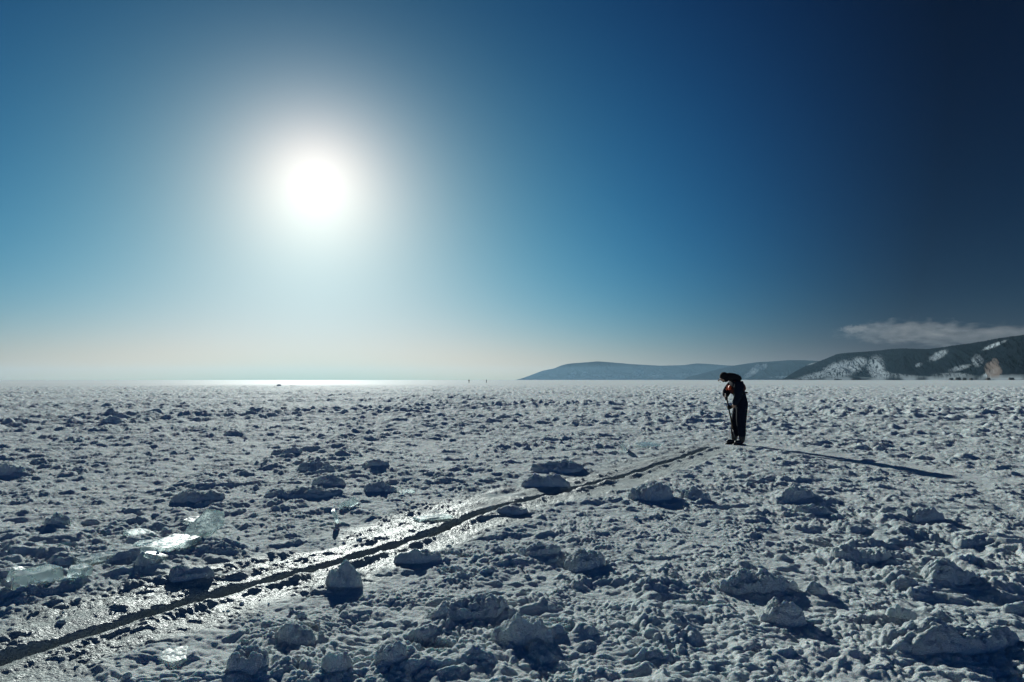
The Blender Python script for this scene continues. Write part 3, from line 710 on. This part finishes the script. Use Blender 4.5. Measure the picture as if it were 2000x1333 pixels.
me = bpy.data.meshes.new('blade'); bm.to_mesh(me); bm.free(); bl = link('blade', me, M_steel, tool, smooth=False); bl.location = T0.lerp(T1, .96)

# two tiny figures by the horizon
def far_person(px, py, lab, turn):
    d = ray(px, py); k = 330 / d.y; gx, gy = d.x * k, d.y * k
    v = [V3((0, 0, .95)), V3((0, 0, 1.15)), V3((0, 0, 1.4)), V3((0, 0, 1.55)), V3((0, 0, 1.68))]; r = [.17, .16, .19, .07, .12]; e = [(0, 1), (1, 2), (2, 3), (3, 4)]
    for sg_ in (1, -1):
        i = len(v); v += [V3((sg_ * .1, 0, .85)), V3((sg_ * .12, .05 * sg_, .45)), V3((sg_ * .14, .12 * sg_, .06)), V3((sg_ * .16, -.05, .03))]; r += [.11, .08, .07, .05]; e += [(0, i), (i, i + 1), (i + 1, i + 2), (i + 2, i + 3)]
        i = len(v); v += [V3((sg_ * .22, 0, 1.4)), V3((sg_ * .3, 0, 1.1)), V3((sg_ * .27, -.1, .85))]; r += [.09, .07, .05]; e += [(2, i), (i, i + 1), (i + 1, i + 2)]
    o = skin('person', v, e, r, M_black, None, 1); o.location = (gx, gy, 0); o.rotation_euler = (0, 0, turn)
    tag(o, lab, 'person', 'tiny figures near the horizon')
far_person(916, 746, 'tiny dark figure on the horizon, the left one of two', .4)
far_person(950, 746, 'tiny dark figure on the horizon, the right one of two', 2.0)

# dark blocks of ice far out, and houses on the shore
M_rock = simple('dark_rock', (.03, .03, .032), .9, .1, .3, .2)
def rock(px, py, wpx, hpx, dist, lab, cat='rock', name='rock', m=None, grp='dark rocks at the foot of the hills'):
    v, f = ICO[2]; v = v * (1 + .25 * rng.standard_normal((len(v), 1)).clip(-1, 1)); d = ray(px, 742)
    k = dist / math.hypot(d.x, d.y)
    hw = wpx / 2 / F * dist; hh = hpx / F * dist
    me = npmesh(name, v * np.array([hw, hw * .6, hh]), f); o = link(name, me, m or M_rock, smooth=False); o.location = (d.x * k, d.y * k, 0)
    tag(o, lab, cat, grp)
rock(1636, 741, 14, 2.5, 4300, 'dark low rock at the foot of the snowy cliff, left of another')
rock(1673, 741, 18, 3, 3950, 'dark low rock right of the first at the foot of the snowy cliff')
rock(1563, 741, 8, 2, 4900, 'small dark rock at the left tip of the near hill')
rock(545, 753, 8, 3.5, 160, 'dark block of ice standing alone far out below the sun', 'ice block', 'ice_block', M_lump, 'ice blocks far out')
rock(573, 753, 12, 1.5, 160, 'low ice block right of the dark standing one far out', 'ice block', 'ice_block', M_lump, 'ice blocks far out')
M_wall = simple('dark_timber', (.07, .05, .04), .8, .2, .2, 2); M_roof = simple('slate_roof', (.03, .032, .036), .7, .3, .2, 2); M_glass = simple('window_glass', (.02, .03, .04), .1, .6, .1)
def house(px, dist, w, d_, h_, yaw, lab):
    dr = ray(px, 742); k = dist / math.hypot(dr.x, dr.y)
    w, d_, h_ = w * .75, d_ * .75, h_ * .62
    o = empty('house', (dr.x * k, dr.y * k, 3.0), yaw); tag(o, lab, 'house', 'houses along the far shore')
    link('wall', box('wall', (-w / 2, -d_ / 2, -4), (w / 2, d_ / 2, h_)), M_wall, o, smooth=False)
    e_ = .6; rh = h_ * .7
    vs_ = [(-w / 2 - e_, -d_ / 2 - e_, h_ + .02), (w / 2 + e_, -d_ / 2 - e_, h_ + .02), (w / 2 + e_, d_ / 2 + e_, h_ + .02), (-w / 2 - e_, d_ / 2 + e_, h_ + .02), (-w / 2, 0, h_ + rh), (w / 2, 0, h_ + rh)]
    me = bpy.data.meshes.new('roof'); me.from_pydata(vs_, [], [(0, 1, 5, 4), (2, 3, 4, 5), (1, 2, 5), (3, 0, 4), (3, 2, 1, 0)]); rf = link('roof', me, M_roof, o, smooth=False)
    for q in (-.3, 0, .3): link('window', box('window', (w * q - .7, -d_ / 2 - .08, h_ * .35), (w * q + .7, -d_ / 2 + .02, h_ * .7)), M_glass, o, smooth=False)
    return o
for px, dist, w, d_, h_, yaw, lab in ((1858, 3120, 16, 10, 6, .2, 'dark house on the shore, leftmost of the row below the hills'),
        (1871, 3060, 22, 11, 7, -.1, 'widest dark house in the shore row'), (1884, 3000, 13, 9, 6, .3, 'small dark house right of the widest one on the shore'),
        (1897, 2950, 11, 9, 5, .1, 'low dark hut at the right end of the shore row'), (1930, 2780, 14, 10, 5, .0, 'lone dark hut under the reddish cliff'),
        (1975, 2540, 16, 10, 5, -.3, 'dark house nearest the right edge of the shore')):
    house(px, dist, w, d_, h_, yaw, lab)
